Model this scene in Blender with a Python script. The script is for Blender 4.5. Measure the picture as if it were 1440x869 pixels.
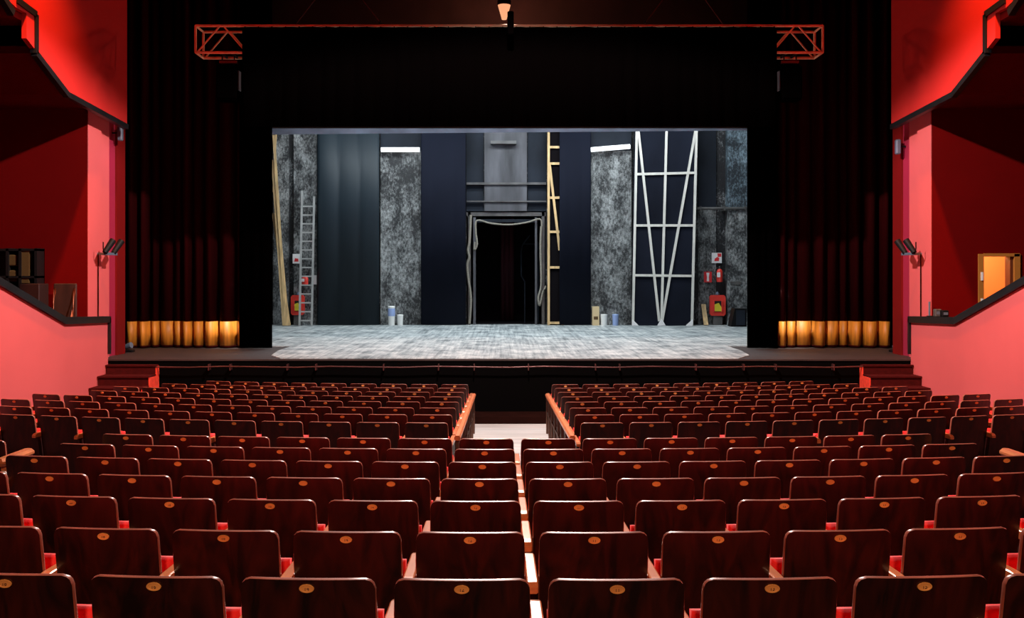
import bpy, math, random
from mathutils import Vector, Matrix
random.seed(7)
for o in list(bpy.data.objects):
    bpy.data.objects.remove(o)
SC = bpy.context.scene
COL = SC.collection
PI = math.pi

# ------------------------------------------------------------------ camera
# metres; x across the hall, y towards the stage, z up; floor of the front row is z = 0
CX, CZ, F = -0.13, 2.855, 1448.0          # focal length in pixels of a 1440 x 869 frame
cd = bpy.data.cameras.new('camera'); cam = bpy.data.objects.new('camera', cd); COL.objects.link(cam)
cd.sensor_width = 36; cd.lens = F / 1440 * 36
cd.shift_x = 13 / 1440; cd.shift_y = -51.5 / 1440
cd.clip_start = 0.05; cd.clip_end = 200
cam.location = (CX, 0, CZ); cam.rotation_euler = (PI / 2, 0, 0)
SC.camera = cam
SC.view_settings.view_transform = 'Standard'; SC.view_settings.look = 'None'
SC.view_settings.exposure = 0.0; SC.view_settings.gamma = 1.0; SC.view_settings.use_curve_mapping = False

# ------------------------------------------------------------------ world and lights
wd = bpy.data.worlds.new('world'); SC.world = wd; wd.use_nodes = True
bg = wd.node_tree.nodes['Background']; bg.inputs[0].default_value = (0.6, 0.3, 0.3, 1); bg.inputs[1].default_value = 0.003

def aim(o, tgt):
    o.rotation_euler = (Vector(tgt) - o.location).to_track_quat('-Z', 'Y').to_euler()
def area(name, loc, tgt, sx, sy, power, col):
    l = bpy.data.lights.new(name, 'AREA'); l.shape = 'RECTANGLE'; l.size = sx; l.size_y = sy; l.energy = power; l.color = col
    o = bpy.data.objects.new(name, l); COL.objects.link(o); o.location = loc; aim(o, tgt); return o
def spot(name, loc, tgt, power, col, size, blend, radius=0.1):
    l = bpy.data.lights.new(name, 'SPOT'); l.energy = power; l.color = col; l.spot_size = math.radians(size); l.spot_blend = blend; l.shadow_soft_size = radius
    o = bpy.data.objects.new(name, l); COL.objects.link(o); o.location = loc; aim(o, tgt); return o

# house downlight over the front stalls, high on the centre line
spot('house_light', (0.0, 14.2, 9.4), (0.0, 14.0, 0.0), 7200, (1.0, 0.85, 0.8), 149, 0.14, 0.14)
# weak lamp over the rear of the house
spot('rear_house_light', (0.0, -5.0, 8.0), (0.0, 8.0, 1.0), 2700, (1.0, 0.62, 0.38), 45, 0.6, 0.4)
# beam of the centre lantern down the middle of the stalls
spot('lantern_beam', (0.0, 20.4, 8.12), (0.0, 6.5, 1.3), 2600, (1.0, 0.78, 0.62), 40, 0.8, 0.13)
# working lights of the stage, above the borders
area('stage_light', (0.0, 28.6, 9.3), (0.0, 25.6, 1.1), 10.0, 1.0, 880, (0.86, 0.95, 1.0))
area('stage_light_rear', (0.0, 30.3, 9.3), (0.0, 33.0, 2.5), 13.0, 0.6, 640, (0.86, 0.95, 1.0))
area('border_fill_light', (0.0, 24.3, 8.6), (0.0, 25.5, 6.6), 10.0, 0.2, 110, (0.78, 0.9, 1.0))  # unseen fill, added to cool and brighten the face of the grey border
# small lamps by the hanging loudspeakers, down the inner edges of the house curtains
for s in (-1, 1):
    spot('curtain_light', (s * 5.5, 21.7, 6.3), (s * 6.12, 23.1, 2.4), 2600, (0.95, 0.92, 0.9), 17, 0.8, 0.04)
# red washes on the two balcony fronts
for s in (-1, 1):
    spot('balcony_wash', (s * 6.2, 14.9, 10.8), (s * 7.7, 15.6, 6.0), 4200, (1.0, 0.3, 0.08), 80, 0.8, 0.12)
    # violet side light at the proscenium corner
    spot('corner_light', (s * 7.2, 21.3, 5.6), (s * 8.0, 20.7, 4.4), 14, (0.8, 0.08, 0.55), 100, 1.0, 0.05)

# ------------------------------------------------------------------ helpers
def W(px, py, Y):
    """the point at distance Y down the hall which the photograph shows at (px, py)"""
    return Vector((CX + (px - 707) * Y / F, Y, CZ + (383 - py) * Y / F))

class MB:
    def __init__(s): s.v = []; s.f = []; s.sm = []
    def add(s, vs, fs, smooth=False):
        n = len(s.v); s.v += [tuple(p) for p in vs]
        for f in fs: s.f.append(tuple(i + n for i in f)); s.sm.append(smooth)
        return s
    def box(s, a, b):
        x0, y0, z0 = a; x1, y1, z1 = b
        return s.add([(x0,y0,z0),(x1,y0,z0),(x1,y1,z0),(x0,y1,z0),(x0,y0,z1),(x1,y0,z1),(x1,y1,z1),(x0,y1,z1)],
                     [(3,2,1,0),(4,5,6,7),(0,1,5,4),(1,2,6,5),(2,3,7,6),(3,0,4,7)])
    def cbox(s, a, b, c):
        """box with chamfered vertical and horizontal edges"""
        (x0,y0,z0),(x1,y1,z1) = a, b
        def ring(z, i): return [(x0+c+i,y0+i,z),(x1-c-i,y0+i,z),(x1-i,y0+c+i,z),(x1-i,y1-c-i,z),(x1-c-i,y1-i,z),(x0+c+i,y1-i,z),(x0+i,y1-c-i,z),(x0+i,y0+c+i,z)]
        vs = ring(z0, c*.7) + ring(z0+c, 0) + ring(z1-c, 0) + ring(z1, c*.7)
        fs = [tuple(range(7,-1,-1)), tuple(range(24,32))]
        for r in range(3):
            for k in range(8): fs.append((r*8+k, r*8+(k+1)%8, (r+1)*8+(k+1)%8, (r+1)*8+k))
        return s.add(vs, fs)
    def prism(s, poly, axis, a, b):
        """extrude a 2-D polygon along x ('x': poly in y,z), y (poly in x,z) or z (poly in x,y)"""
        n = len(poly)
        def P(p, t): return {'x': (t, p[0], p[1]), 'y': (p[0], t, p[1]), 'z': (p[0], p[1], t)}[axis]
        vs = [P(p, a) for p in poly] + [P(p, b) for p in poly]
        fs = [tuple(range(n)), tuple(range(2*n-1, n-1, -1))]
        for i in range(n): fs.append((i, n+i, n+(i+1)%n, (i+1)%n))
        return s.add(vs, fs)
    def bar(s, p, q, w, d=None, up=(0, 1, 0)):
        """rectangular bar from p to q; w across, d along 'up'"""
        p, q = Vector(p), Vector(q); d = d or w
        t = (q - p).normalized(); u = Vector(up)
        if abs(t.dot(u)) > .98: u = Vector((1, 0, 0))
        a = t.cross(u).normalized(); u = a.cross(t).normalized()
        vs = []
        for c in (p, q):
            for i, j in ((-1,-1),(1,-1),(1,1),(-1,1)): vs.append(c + a*(i*w/2) + u*(j*d/2))
        return s.add(vs, [(3,2,1,0),(4,5,6,7),(0,1,5,4),(1,2,6,5),(2,3,7,6),(3,0,4,7)])
    def tube(s, pts, r, n=8, cap=True):
        pts = [Vector(p) for p in pts]; m = len(pts); vs = []
        rs = r if isinstance(r, (list, tuple)) else [r] * m
        for i, p in enumerate(pts):
            t = (pts[min(i+1, m-1)] - pts[max(i-1, 0)]).normalized()
            ref = Vector((0,0,1)) if abs(t.z) < .9 else Vector((0,1,0))
            a = t.cross(ref).normalized(); b = a.cross(t)
            for k in range(n):
                an = 2*PI*k/n; vs.append(p + a*(math.cos(an)*rs[i]) + b*(math.sin(an)*rs[i]))
        fs = []
        for i in range(m-1):
            for k in range(n): fs.append((i*n+k, i*n+(k+1)%n, (i+1)*n+(k+1)%n, (i+1)*n+k))
        s.add(vs, fs, True)
        if cap: s.add(vs[:n], [tuple(range(n))]); s.add(vs[-n:], [tuple(range(n-1,-1,-1))])
        return s
    def lathe(s, prof, c=(0,0,0), n=16, M=None):
        vs = []
        for r, z in prof:
            for k in range(n):
                v = Vector((r*math.cos(2*PI*k/n), r*math.sin(2*PI*k/n), z))
                if M: v = M @ v
                vs.append(v + Vector(c))
        fs = []
        for i in range(len(prof)-1):
            for k in range(n): fs.append((i*n+k, i*n+(k+1)%n, (i+1)*n+(k+1)%n, (i+1)*n+k))
        s.add(vs, fs, True)
        s.add(vs[:n], [tuple(range(n-1,-1,-1))]); s.add(vs[-n:], [tuple(range(n))])
        return s
    def mesh(s, name, mats):
        me = bpy.data.meshes.new(name); me.from_pydata(s.v, [], s.f)
        me.polygons.foreach_set('use_smooth', s.sm)
        for m in (mats if isinstance(mats, (list, tuple)) else [mats]): me.materials.append(m)
        me.validate(); me.update(); return me
    def build(s, name, mats, parent=None):
        o = bpy.data.objects.new(name, s.mesh(name, mats)); COL.objects.link(o)
        if parent: o.parent = parent
        return o

def tag(o, label, cat, group=None):
    o['label'] = label; o['category'] = cat
    if group: o['group'] = group
    return o
def thing(name, label, cat, loc=(0,0,0), rz=0, group=None):
    o = bpy.data.objects.new(name, None); COL.objects.link(o); o.empty_display_size = .1
    o.location = loc; o.rotation_euler = (0, 0, rz)
    return tag(o, label, cat, group)
def local(root, mb, name, m, label=None):
    """part whose coordinates were written in world space, moved under its thing"""
    M = (Matrix.Translation(root.location) @ root.rotation_euler.to_matrix().to_4x4()).inverted()
    mb.v = [tuple(M @ Vector(v)) for v in mb.v]
    o = mb.build(name, m, root)
    if label: o['label'] = label
    return o
def struct(name, mb, m, parent=None):
    o = mb.build(name, m, parent)
    if not parent: o['kind'] = 'structure'
    return o

# ------------------------------------------------------------------ materials
def nodes(name):
    m = bpy.data.materials.new(name); m.use_nodes = True
    nt = m.node_tree; return m, nt, nt.nodes['Principled BSDF']
def mat(name, col, rough=.6, metal=0.0, spec=.5, vary=0.0, scale=(6,6,6), bump=0.0, detail=5, coat=0.0, sheen=0.0, rnd=0.0):
    m, nt, b = nodes(name)
    N, L = nt.nodes, nt.links
    b.inputs['Base Color'].default_value = (*col, 1); b.inputs['Roughness'].default_value = rough
    b.inputs['Metallic'].default_value = metal; b.inputs['Specular IOR Level'].default_value = spec
    if coat: b.inputs['Coat Weight'].default_value = coat; b.inputs['Coat Roughness'].default_value = .12
    if sheen: b.inputs['Sheen Weight'].default_value = sheen
    if vary or bump:
        tc = N.new('ShaderNodeTexCoord'); mp = N.new('ShaderNodeMapping'); mp.inputs['Scale'].default_value = scale
        nz = N.new('ShaderNodeTexNoise'); nz.inputs['Detail'].default_value = detail; nz.inputs['Scale'].default_value = 1.0
        L.new(tc.outputs['Object'], mp.inputs[0]); L.new(mp.outputs[0], nz.inputs['Vector'])
        if rnd:
            oi = N.new('ShaderNodeObjectInfo'); mu = N.new('ShaderNodeMath'); mu.operation = 'MULTIPLY'; mu.inputs[1].default_value = rnd
            L.new(oi.outputs['Random'], mu.inputs[0]); L.new(mu.outputs[0], mp.inputs['Location'])
        if vary:
            r = N.new('ShaderNodeValToRGB'); r.color_ramp.elements[0].position = .3; r.color_ramp.elements[1].position = .72
            r.color_ramp.elements[0].color = (*[c*(1-vary) for c in col], 1); r.color_ramp.elements[1].color = (*[min(1, c*(1+vary)) for c in col], 1)
            L.new(nz.outputs['Fac'], r.inputs[0]); L.new(r.outputs[0], b.inputs['Base Color'])
        if bump:
            bp = N.new('ShaderNodeBump'); bp.inputs['Strength'].default_value = bump; bp.inputs['Distance'].default_value = .02
            L.new(nz.outputs['Fac'], bp.inputs['Height']); L.new(bp.outputs[0], b.inputs['Normal'])
    return m
def emit(name, col, strength):
    m, nt, b = nodes(name)
    b.inputs['Base Color'].default_value = (*col, 1)
    b.inputs['Emission Color'].default_value = (*col, 1); b.inputs['Emission Strength'].default_value = strength
    return m
def masonry(name, dark, light, amount, scale=(3.5, 3.5, 2.2)):
    """black paint worn off rough masonry: pale flecks over a dark ground"""
    m, nt, b = nodes(name); N, L = nt.nodes, nt.links
    tc = N.new('ShaderNodeTexCoord'); mp = N.new('ShaderNodeMapping'); mp.inputs['Scale'].default_value = scale
    L.new(tc.outputs['Object'], mp.inputs[0])
    a = N.new('ShaderNodeTexNoise'); a.inputs['Scale'].default_value = 5.0; a.inputs['Detail'].default_value = 9; a.inputs['Roughness'].default_value = .74
    c = N.new('ShaderNodeTexNoise'); c.inputs['Scale'].default_value = .8; c.inputs['Detail'].default_value = 4
    L.new(mp.outputs[0], a.inputs['Vector']); L.new(mp.outputs[0], c.inputs['Vector'])
    ad = N.new('ShaderNodeMath'); ad.operation = 'MULTIPLY_ADD'; ad.inputs[1].default_value = .65
    L.new(c.outputs['Fac'], ad.inputs[0]); L.new(a.outputs['Fac'], ad.inputs[2])
    r = N.new('ShaderNodeValToRGB'); e = r.color_ramp.elements
    e[0].position = .88 - amount; e[0].color = (*dark, 1); e[1].position = 1.12 - amount * .6; e[1].color = (*light, 1)
    mid = e.new(.98 - amount * .8); mid.color = (*[(p*.62+q*.38) for p, q in zip(dark, light)], 1)
    L.new(ad.outputs[0], r.inputs[0]); L.new(r.outputs[0], b.inputs['Base Color'])
    b.inputs['Roughness'].default_value = .55
    bp = N.new('ShaderNodeBump'); bp.inputs['Strength'].default_value = .6; bp.inputs['Distance'].default_value = .03
    L.new(a.outputs['Fac'], bp.inputs['Height']); L.new(bp.outputs[0], b.inputs['Normal'])
    return m
def wood_back(name):
    """dark varnished mahogany with flame grain, a different cut on each seat"""
    m, nt, b = nodes(name); N, L = nt.nodes, nt.links
    tc = N.new('ShaderNodeTexCoord'); mp = N.new('ShaderNodeMapping'); mp.inputs['Scale'].default_value = (7, 7, 1.6)
    oi = N.new('ShaderNodeObjectInfo'); mu = N.new('ShaderNodeMath'); mu.operation = 'MULTIPLY'; mu.inputs[1].default_value = 37
    L.new(oi.outputs['Random'], mu.inputs[0]); L.new(mu.outputs[0], mp.inputs['Location']); L.new(tc.outputs['Object'], mp.inputs[0])
    nz = N.new('ShaderNodeTexNoise'); nz.inputs['Scale'].default_value = 1.3; nz.inputs['Detail'].default_value = 6; nz.inputs['Distortion'].default_value = 1.6
    L.new(mp.outputs[0], nz.inputs['Vector'])
    r = N.new('ShaderNodeValToRGB'); e = r.color_ramp.elements
    e[0].position = .34; e[0].color = (.006, .0008, .0006, 1); e[1].position = .76; e[1].color = (.052, .005, .0025, 1)
    L.new(nz.outputs['Fac'], r.inputs[0]); L.new(r.outputs[0], b.inputs['Base Color'])
    b.inputs['Roughness'].default_value = .34; b.inputs['Coat Weight'].default_value = .5; b.inputs['Coat Roughness'].default_value = .2
    return m
def stage_boards(name):
    """worn grey painted boards running up the stage"""
    m, nt, b = nodes(name); N, L = nt.nodes, nt.links
    tc = N.new('ShaderNodeTexCoord')
    def noise(scale, sc, det, rough=.6):
        mp = N.new('ShaderNodeMapping'); mp.inputs['Scale'].default_value = scale
        n = N.new('ShaderNodeTexNoise'); n.inputs['Scale'].default_value = sc; n.inputs['Detail'].default_value = det; n.inputs['Roughness'].default_value = rough
        L.new(tc.outputs['Object'], mp.inputs[0]); L.new(mp.outputs[0], n.inputs['Vector']); return n
    streak = noise((13.0, .35, 1), 1.0, 6, .75); blot = noise((1.6, 1.3, 1), 1.0, 9, .82)
    ad = N.new('ShaderNodeMath'); ad.operation = 'MULTIPLY_ADD'; ad.inputs[1].default_value = .55
    L.new(streak.outputs['Fac'], ad.inputs[0]); L.new(blot.outputs['Fac'], ad.inputs[2])
    r = N.new('ShaderNodeValToRGB'); e = r.color_ramp.elements
    e[0].position = .63; e[0].color = (.075, .09, .095, 1); e[1].position = .93; e[1].color = (.64, .66, .64, 1)
    md = e.new(.76); md.color = (.30, .335, .345, 1)
    L.new(ad.outputs[0], r.inputs[0]); L.new(r.outputs[0], b.inputs['Base Color'])
    b.inputs['Roughness'].default_value = .5
    return m

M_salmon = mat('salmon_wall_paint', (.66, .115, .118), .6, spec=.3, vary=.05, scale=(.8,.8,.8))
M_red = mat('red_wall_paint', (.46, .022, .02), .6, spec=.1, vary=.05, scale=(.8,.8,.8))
M_crimson = mat('crimson_lamp_tint_band', (.34, .02, .055), .6, spec=.2)  # magenta lamp tint on the pilaster, put into the colour
M_dark_red = mat('dark_red_shade_band', (.17, .004, .004), .6, spec=.2)  # shade on the pilaster's stage side, put into the colour
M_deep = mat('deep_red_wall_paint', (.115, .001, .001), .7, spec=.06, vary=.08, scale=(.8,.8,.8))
M_rail = mat('black_painted_rail', (.008, .008, .0095), .4, spec=.3, vary=.3, scale=(3,3,3))
M_black = mat('black_cloth', (.0005, .0003, .0003), 1.0, spec=0.0)
M_header = mat('black_brown_wall', (.012, .005, .004), .9, spec=.1, vary=.4, scale=(1,1,1))
M_velvet = mat('dark_red_velvet', (.020, .0004, .0008), .85, spec=.05, sheen=.0, vary=.3, scale=(9,9,.5))
M_gold = mat('gold_fringe_cloth', (.52, .185, .014), .55, vary=.35, scale=(14,14,1.5), bump=.2)
M_truss = mat('orange_truss_paint', (.98, .58, .34), .4, vary=.15, scale=(4,4,4))
M_seat = wood_back('mahogany_veneer')
M_edge = mat('varnished_seat_edge', (.34, .095, .06), .34, coat=.4, vary=.25, scale=(10,10,10), rnd=11)
M_arm = mat('cherry_armrest_wood', (.62, .19, .07), .3, coat=.5, vary=.2, scale=(20,4,20), rnd=13)
M_cush = mat('red_upholstery', (.86, .014, .014), .7, sheen=.1, vary=.12, scale=(30,30,30))
M_panel = mat('dark_seat_side', (.02, .005, .004), .5)
M_brass = mat('copper_number_plate', (.95, .35, .10), .4, metal=.15, vary=.25, scale=(8,8,8), rnd=21)
M_digit = mat('engraved_digits', (.06, .015, .006), .6)
M_carpet = mat('dark_carpet', (.03, .006, .006), .95, vary=.3, scale=(12,12,12))
M_pale = mat('pale_grey_floor', (.52, .50, .48), .5, vary=.25, scale=(.6,5,1))
M_apron = mat('brown_apron_boards', (.034, .022, .02), .6, vary=.4, scale=(1,8,1))
M_stage = stage_boards('grey_stage_boards')
M_front = mat('black_stage_front', (.0012, .0008, .0008), .9, spec=.04)
M_kick = mat('brown_kick_board', (.012, .0025, .0015), .8, spec=.05, vary=.3, scale=(3,3,3))
M_step = mat('red_step_carpet', (.85, .05, .02), .8, vary=.2, scale=(12,12,12))
M_stepface = mat('dark_red_riser', (.05, .003, .003), .85, spec=.1, vary=.2, scale=(12,12,12))
M_pipe = mat('reddish_pipe', (.10, .036, .034), .35, metal=.4, vary=.4, scale=(2,2,2))
M_mason = masonry('worn_black_masonry', (.012, .013, .014), (.34, .355, .35), .155)
M_masond = masonry('darker_black_masonry', (.005, .005, .006), (.28, .29, .29), .03)
M_navy = mat('navy_black_drape', (.0065, .008, .0155), .8, spec=.08, vary=.15, scale=(1,1,.6))
M_teal = mat('blue_black_drape', (.013, .021, .028), .5, spec=.25, vary=.25, scale=(1.2,1.2,.15))
M_grey = mat('grey_border_cloth', (.34, .46, .60), .8, vary=.35, scale=(1.5,1.5,3))
M_upper = mat('grey_blue_upper_wall', (.015, .019, .027), .7, spec=.15, vary=.5, scale=(.9,.9,.5))
M_mid = mat('worn_grey_pier', (.075, .075, .085), .6, vary=.6, scale=(2.2,2.2,.4))
M_timber = mat('pale_timber', (.62, .42, .20), .6, vary=.3, scale=(14,14,1.5))
M_white = mat('white_painted_timber', (.66, .64, .58), .55, vary=.12, scale=(8,8,2))
M_alu = mat('aluminium', (.62, .62, .60), .35, metal=.5, vary=.15, scale=(5,5,5))
M_tube = emit('white_tube', (.92, .97, 1.0), 1.6)
M_steel = mat('grey_steel', (.13, .125, .12), .45, metal=.5, vary=.35, scale=(3,3,3))
M_rope = mat('pale_rope', (.24, .22, .18), .85, vary=.3, scale=(30,30,30))
M_void = mat('black_passage', (.003, .002, .003), .9, spec=.1)
M_maroon = mat('maroon_drape', (.05, .004, .010), .85, vary=.3, scale=(8,8,1))
M_hose = mat('red_hose_box', (.78, .05, .035), .35, vary=.1, scale=(5,5,5))
M_yellow = mat('yellow_label', (.75, .62, .04), .5)
M_signw = mat('white_sign', (.85, .83, .82), .5)
M_signr = mat('red_sign_print', (.72, .03, .035), .5)
M_canw = mat('white_bucket', (.82, .82, .79), .4)
M_canb = mat('light_blue_bucket', (.30, .40, .68), .4)
M_tan = mat('tan_carton', (.66, .50, .28), .7)
M_lampb = mat('black_lamp_body', (.003, .003, .0035), .6, spec=.2)
M_lampg = mat('blue_grey_metal', (.14, .18, .24), .4, metal=.2)
M_bright = emit('lit_lamp_mouth', (1.0, .48, .24), .85)
M_lit = mat('orange_room_wall', (.85, .44, .19), .6)
M_shelf = mat('black_shelf', (.006, .004, .004), .5)
M_ochre = mat('ochre_case', (.10, .05, .012), .6)
M_chair = mat('brown_chair_wood', (.04, .014, .010), .5, vary=.3, scale=(6,6,2))
M_chairl = mat('orange_brown_chair_arm', (.45, .12, .05), .4, vary=.2, scale=(6,6,2))
M_handrail = mat('orange_handrail_wood', (.78, .24, .10), .35, coat=.3, vary=.15, scale=(12,2,12))
M_post = mat('brown_rail_post', (.09, .035, .02), .5)

# ------------------------------------------------------------------ house floor, terraced in shallow arcs
R_ARC = 26.0
PITCH = .55
SEAT_H = .86
REAR = [(3.65 + .917 * i, CZ - (1.09 + .065 * i) - SEAT_H) for i in range(7)]
FRONT = [(11.5 + .971 * j, CZ - (1.684 + .0445 * j) - SEAT_H) for j in range(8)]
def sag(x): return R_ARC - math.sqrt(R_ARC**2 - x*x)
bands = [(-1.2, REAR[0][1])]
for Y, z in REAR + FRONT: bands.append((Y - .30, z))
xs = [-7.95, -7, -6, -5, -4, -3, -2, -1.35, -.68, 0, .68, 1.35, 2, 3, 4, 5, 6, 7, 7.95]
us = []
for k, (u, z) in enumerate(bands):
    if k: us.append((u, bands[k-1][1]))
    us.append((u, z))
us += [(18.62, bands[-1][1]), (20.2, bands[-1][1])]
mb = MB(); nx = len(xs)
vs = [(x, u + sag(x), z) for u, z in us for x in xs]
fs = [(i*nx+k, i*nx+k+1, (i+1)*nx+k+1, (i+1)*nx+k) for i in range(len(us)-1) for k in range(nx-1)]
mb.add(vs, fs)
fl = struct('floor', mb, [M_carpet, M_pale])
for p in fl.data.polygons:
    c = p.center
    if (abs(c.x) < .7 and c.y > 12.5) or c.y - sag(c.x) > 18.6: p.material_index = 1

# ------------------------------------------------------------------ stage
ST_Z, ST_Y, BK_Y = CZ - 1.70, 20.15, 33.26
mb = MB().box((-9.2, ST_Y + .02, -.1), (9.2, 36.5, ST_Z - .03)); struct('stage', mb, M_front)
mb = MB().box((-9.2, ST_Y, ST_Z - .03), (9.2, 24.0, ST_Z)); struct('stage_apron', mb, M_apron)
sd = struct('stage_deck', MB().prism([(-9, 23.6), (-4.98, 23.6), (-4.98, 22.2), (-4.85, 21.0), (-4.5, 20.24), (4.5, 20.24), (4.9, 21.0), (5.02, 22.2), (5.02, 23.6), (9, 23.6), (9, BK_Y + .3), (-9, BK_Y + .3)], 'z', ST_Z - .01, ST_Z + .012), M_stage)
struct('trim_1', MB().box((-6.8, 19.4, 0), (6.8, ST_Y + .02, .13)), M_kick)
# rail of pipe along the stage front with its brackets
t = thing('stage_front_rail', 'thin reddish pipe rail with brackets along the black stage front', 'rail', (0, ST_Y - .1, ST_Z - .1))
local(t, MB().tube([W(215 + 50*k, 516 + .8*math.sin(k*2.1), ST_Y - .12) for k in range(21)], .016, 6), 'pipe', M_pipe)
for px in (295, 325, 405, 445, 540, 617, 667, 743, 837, 871, 978, 1045, 1090, 1171):
    p = W(px, 516, ST_Y - .05)
    local(t, MB().box(p + Vector((-.010, -.09, -.06)), p + Vector((.010, .05, .06))), 'bracket', M_pipe)

# ------------------------------------------------------------------ side walls, boxes and balconies (mirror images)
def both(fn):
    for s in (-1, 1): fn(s)
SIDE = {-1: 'left', 1: 'right'}
XP, XW, YC = 7.86, 8.0, 19.55        # parapet face, pilaster face, corner to the recess wall

def side(s):
    n = SIDE[s]
    # pilaster wall between the box and the proscenium, with two shallow offsets
    plan = [(XW, YC), (XW, 20.2), (XW+.05, 20.24), (XW+.05, 20.72), (XW+.8, 20.72), (XW+.8, YC+.22), (XW+.012, YC+.22), (XW+.012, YC)]
    struct('wall_' + n, MB().prism([(s*x, y) for x, y in plan], 'z', 0, 11), M_salmon)
    struct('trim_6' if s < 0 else 'trim_8', MB().prism([(s*x, y) for x, y in [(XW+.09, 20.72), (XW+.09, 21.14), (XW+.8, 21.14), (XW+.8, 20.72)]], 'z', 0, 11), M_crimson)  # this strip and the next carry lamp tint and shade as colour
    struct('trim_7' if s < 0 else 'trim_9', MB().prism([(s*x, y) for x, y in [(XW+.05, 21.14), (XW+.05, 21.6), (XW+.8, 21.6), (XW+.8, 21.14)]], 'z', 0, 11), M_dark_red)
    # stair-shaped parapet of the box with its black capping
    top = [(8.0, CZ+.95), (11.0, CZ+.95), (15.83, CZ-.22), (18.14, CZ-.915), (20.17, CZ-.985)]
    poly = [(8.0, -.1)] + top + [(20.17, -.1)]
    poly = [(8.0, -.1), (8.0, CZ+1.9), (9.5, CZ+1.68)] + top[2:] + [(20.17, -.1)]
    struct('box_parapet', MB().prism(poly, 'x', s*XP, s*(XP+.13)), M_salmon)
    cap = [poly[1], poly[2]] + top[2:]
    m = MB()
    for a, b in zip(cap[:-1], cap[1:]):
        m.prism([(a[0], a[1]), (b[0] + (.03 if b is cap[-1] else 0), b[1]), (b[0] + (.03 if b is cap[-1] else 0), b[1]+.125), (a[0], a[1]+.125)], 'x', s*(XP-.05), s*(XP+.2))
    m.box((min(s*(XP-.05), s*(XP+.2)), 20.14, ST_Z + .10), (max(s*(XP-.05), s*(XP+.2)), 20.2, CZ-.9))
    struct('trim_2' if s < 0 else 'trim_3', m, M_rail)
    # recess wall behind the box, facing the house; the right one has a door in it
    x0, x1, zt = XW + .014, 12.6, 6.6
    m = MB()
    if s < 0:
        m.box((-x1, YC, .9), (-x0, YC+.2, zt))
    else:
        a, b = W(1376, 357, YC), W(1433, 357, YC)
        m.box((x0, YC, .9), (a.x, YC+.2, zt)); m.box((b.x, YC, .9), (x1, YC+.2, zt)); m.box((a.x, YC, a.z), (b.x, YC+.2, zt))
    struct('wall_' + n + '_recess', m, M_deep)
    struct('box_floor', MB().box((min(s*(XP+.1), s*x1), 8.0, .95), (max(s*(XP+.1), s*x1), YC, 1.15)), M_carpet)
    # balcony front: red slab with the stepped lower edge, black edging, deep red soffit
    B = [(20.75, CZ+2.93), (17.91, CZ+3.09), (16.69, CZ+3.55), (16.69, CZ+4.18), (16.02, CZ+4.24)]
    C = [(16.37, CZ+3.72), (16.37, CZ+4.12), (15.95, CZ+4.02), (15.6, CZ+4.20), (13.4, CZ+5.35)]
    slab = [B[0], B[1], B[2], (16.69, CZ+3.60), C[0], C[1], (16.02, CZ+4.12), C[3], C[4], (9.0, CZ+7.4), (9.0, 11), (20.75, 11)]
    struct('balcony_front', MB().prism(slab, 'x', s*7.7, s*7.78), M_red)
    m = MB()
    for a, b in list(zip(B[:-1], B[1:])):
        m.bar((s*7.72, *a), (s*7.72, *b), .1, .1, up=(1, 0, 0))
    for a, b in ((C[2], C[3]), (C[3], C[4])):
        m.bar((s*7.74, *a), (s*7.74, *b), .11, .1, up=(1, 0, 0))
    struct('trim_4' if s < 0 else 'trim_5', m, M_rail)
    prof = [(YC+.1, CZ+3.1), B[1], B[2], (16.69, CZ+4.0), (16.1, CZ+4.0), C[3], C[4], (9.0, CZ+7.4)]
    up = [(y, z+.12) for y, z in reversed(prof)]
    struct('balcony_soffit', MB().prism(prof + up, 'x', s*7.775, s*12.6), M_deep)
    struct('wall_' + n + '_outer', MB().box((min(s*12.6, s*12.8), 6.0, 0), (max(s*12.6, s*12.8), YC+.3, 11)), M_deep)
both(side)
struct('ceiling', MB().box((-12.8, 6.0, 11.0), (12.8, 37, 11.2)), M_header)

# lit room behind the right-hand door
a, b = W(1376, 357, YC), W(1433, 357, YC)
m = MB().box((a.x-.05, YC+2.2, 1.0), (b.x+1.0, YC+2.3, 4.2)).box((b.x+1.0, YC+.2, 1.0), (b.x+1.1, YC+2.3, 4.2)).box((a.x-.08, YC+.2, 1.0), (a.x-.03, YC+2.3, 4.2)).box((a.x-.08, YC+.2, 4.1), (b.x+1.1, YC+2.3, 4.2)).box((a.x-.08, YC+.2, .95), (b.x+1.1, YC+2.3, 1.15))
struct('wall_back_passage', m, M_lit)
d = struct('door_1', MB().box((a.x-.01, YC-.03, 1.15), (a.x+.09, YC+.2, a.z)).box((a.x+.09, YC-.03, a.z-.05), (b.x, YC+.2, a.z+.01)).box((b.x-.1, YC-.03, 1.15), (b.x+.01, YC+.2, a.z)), mat('ochre_door_frame', (.42, .17, .03), .4))
struct('door_stop', MB().box((b.x-.16, YC+.02, 1.15), (b.x-.1, YC+.22, a.z-.05)), mat('dark_door_edge', (.12, .03, .01), .4), d)
struct('hinge', MB().box((a.x+.03, YC-.05, 2.70), (a.x+.07, YC-.03, 2.86)).box((a.x+.03, YC-.05, 2.25), (a.x+.07, YC-.03, 2.36)), M_canw, d)
lp = bpy.data.lights.new('passage_light', 'POINT'); lp.energy = 95; lp.color = (1, .66, .36); lp.shadow_soft_size = .15
lo = bpy.data.objects.new('passage_light', lp); COL.objects.link(lo); lo.location = (a.x + .2, YC + 1.2, 3.6)

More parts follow.
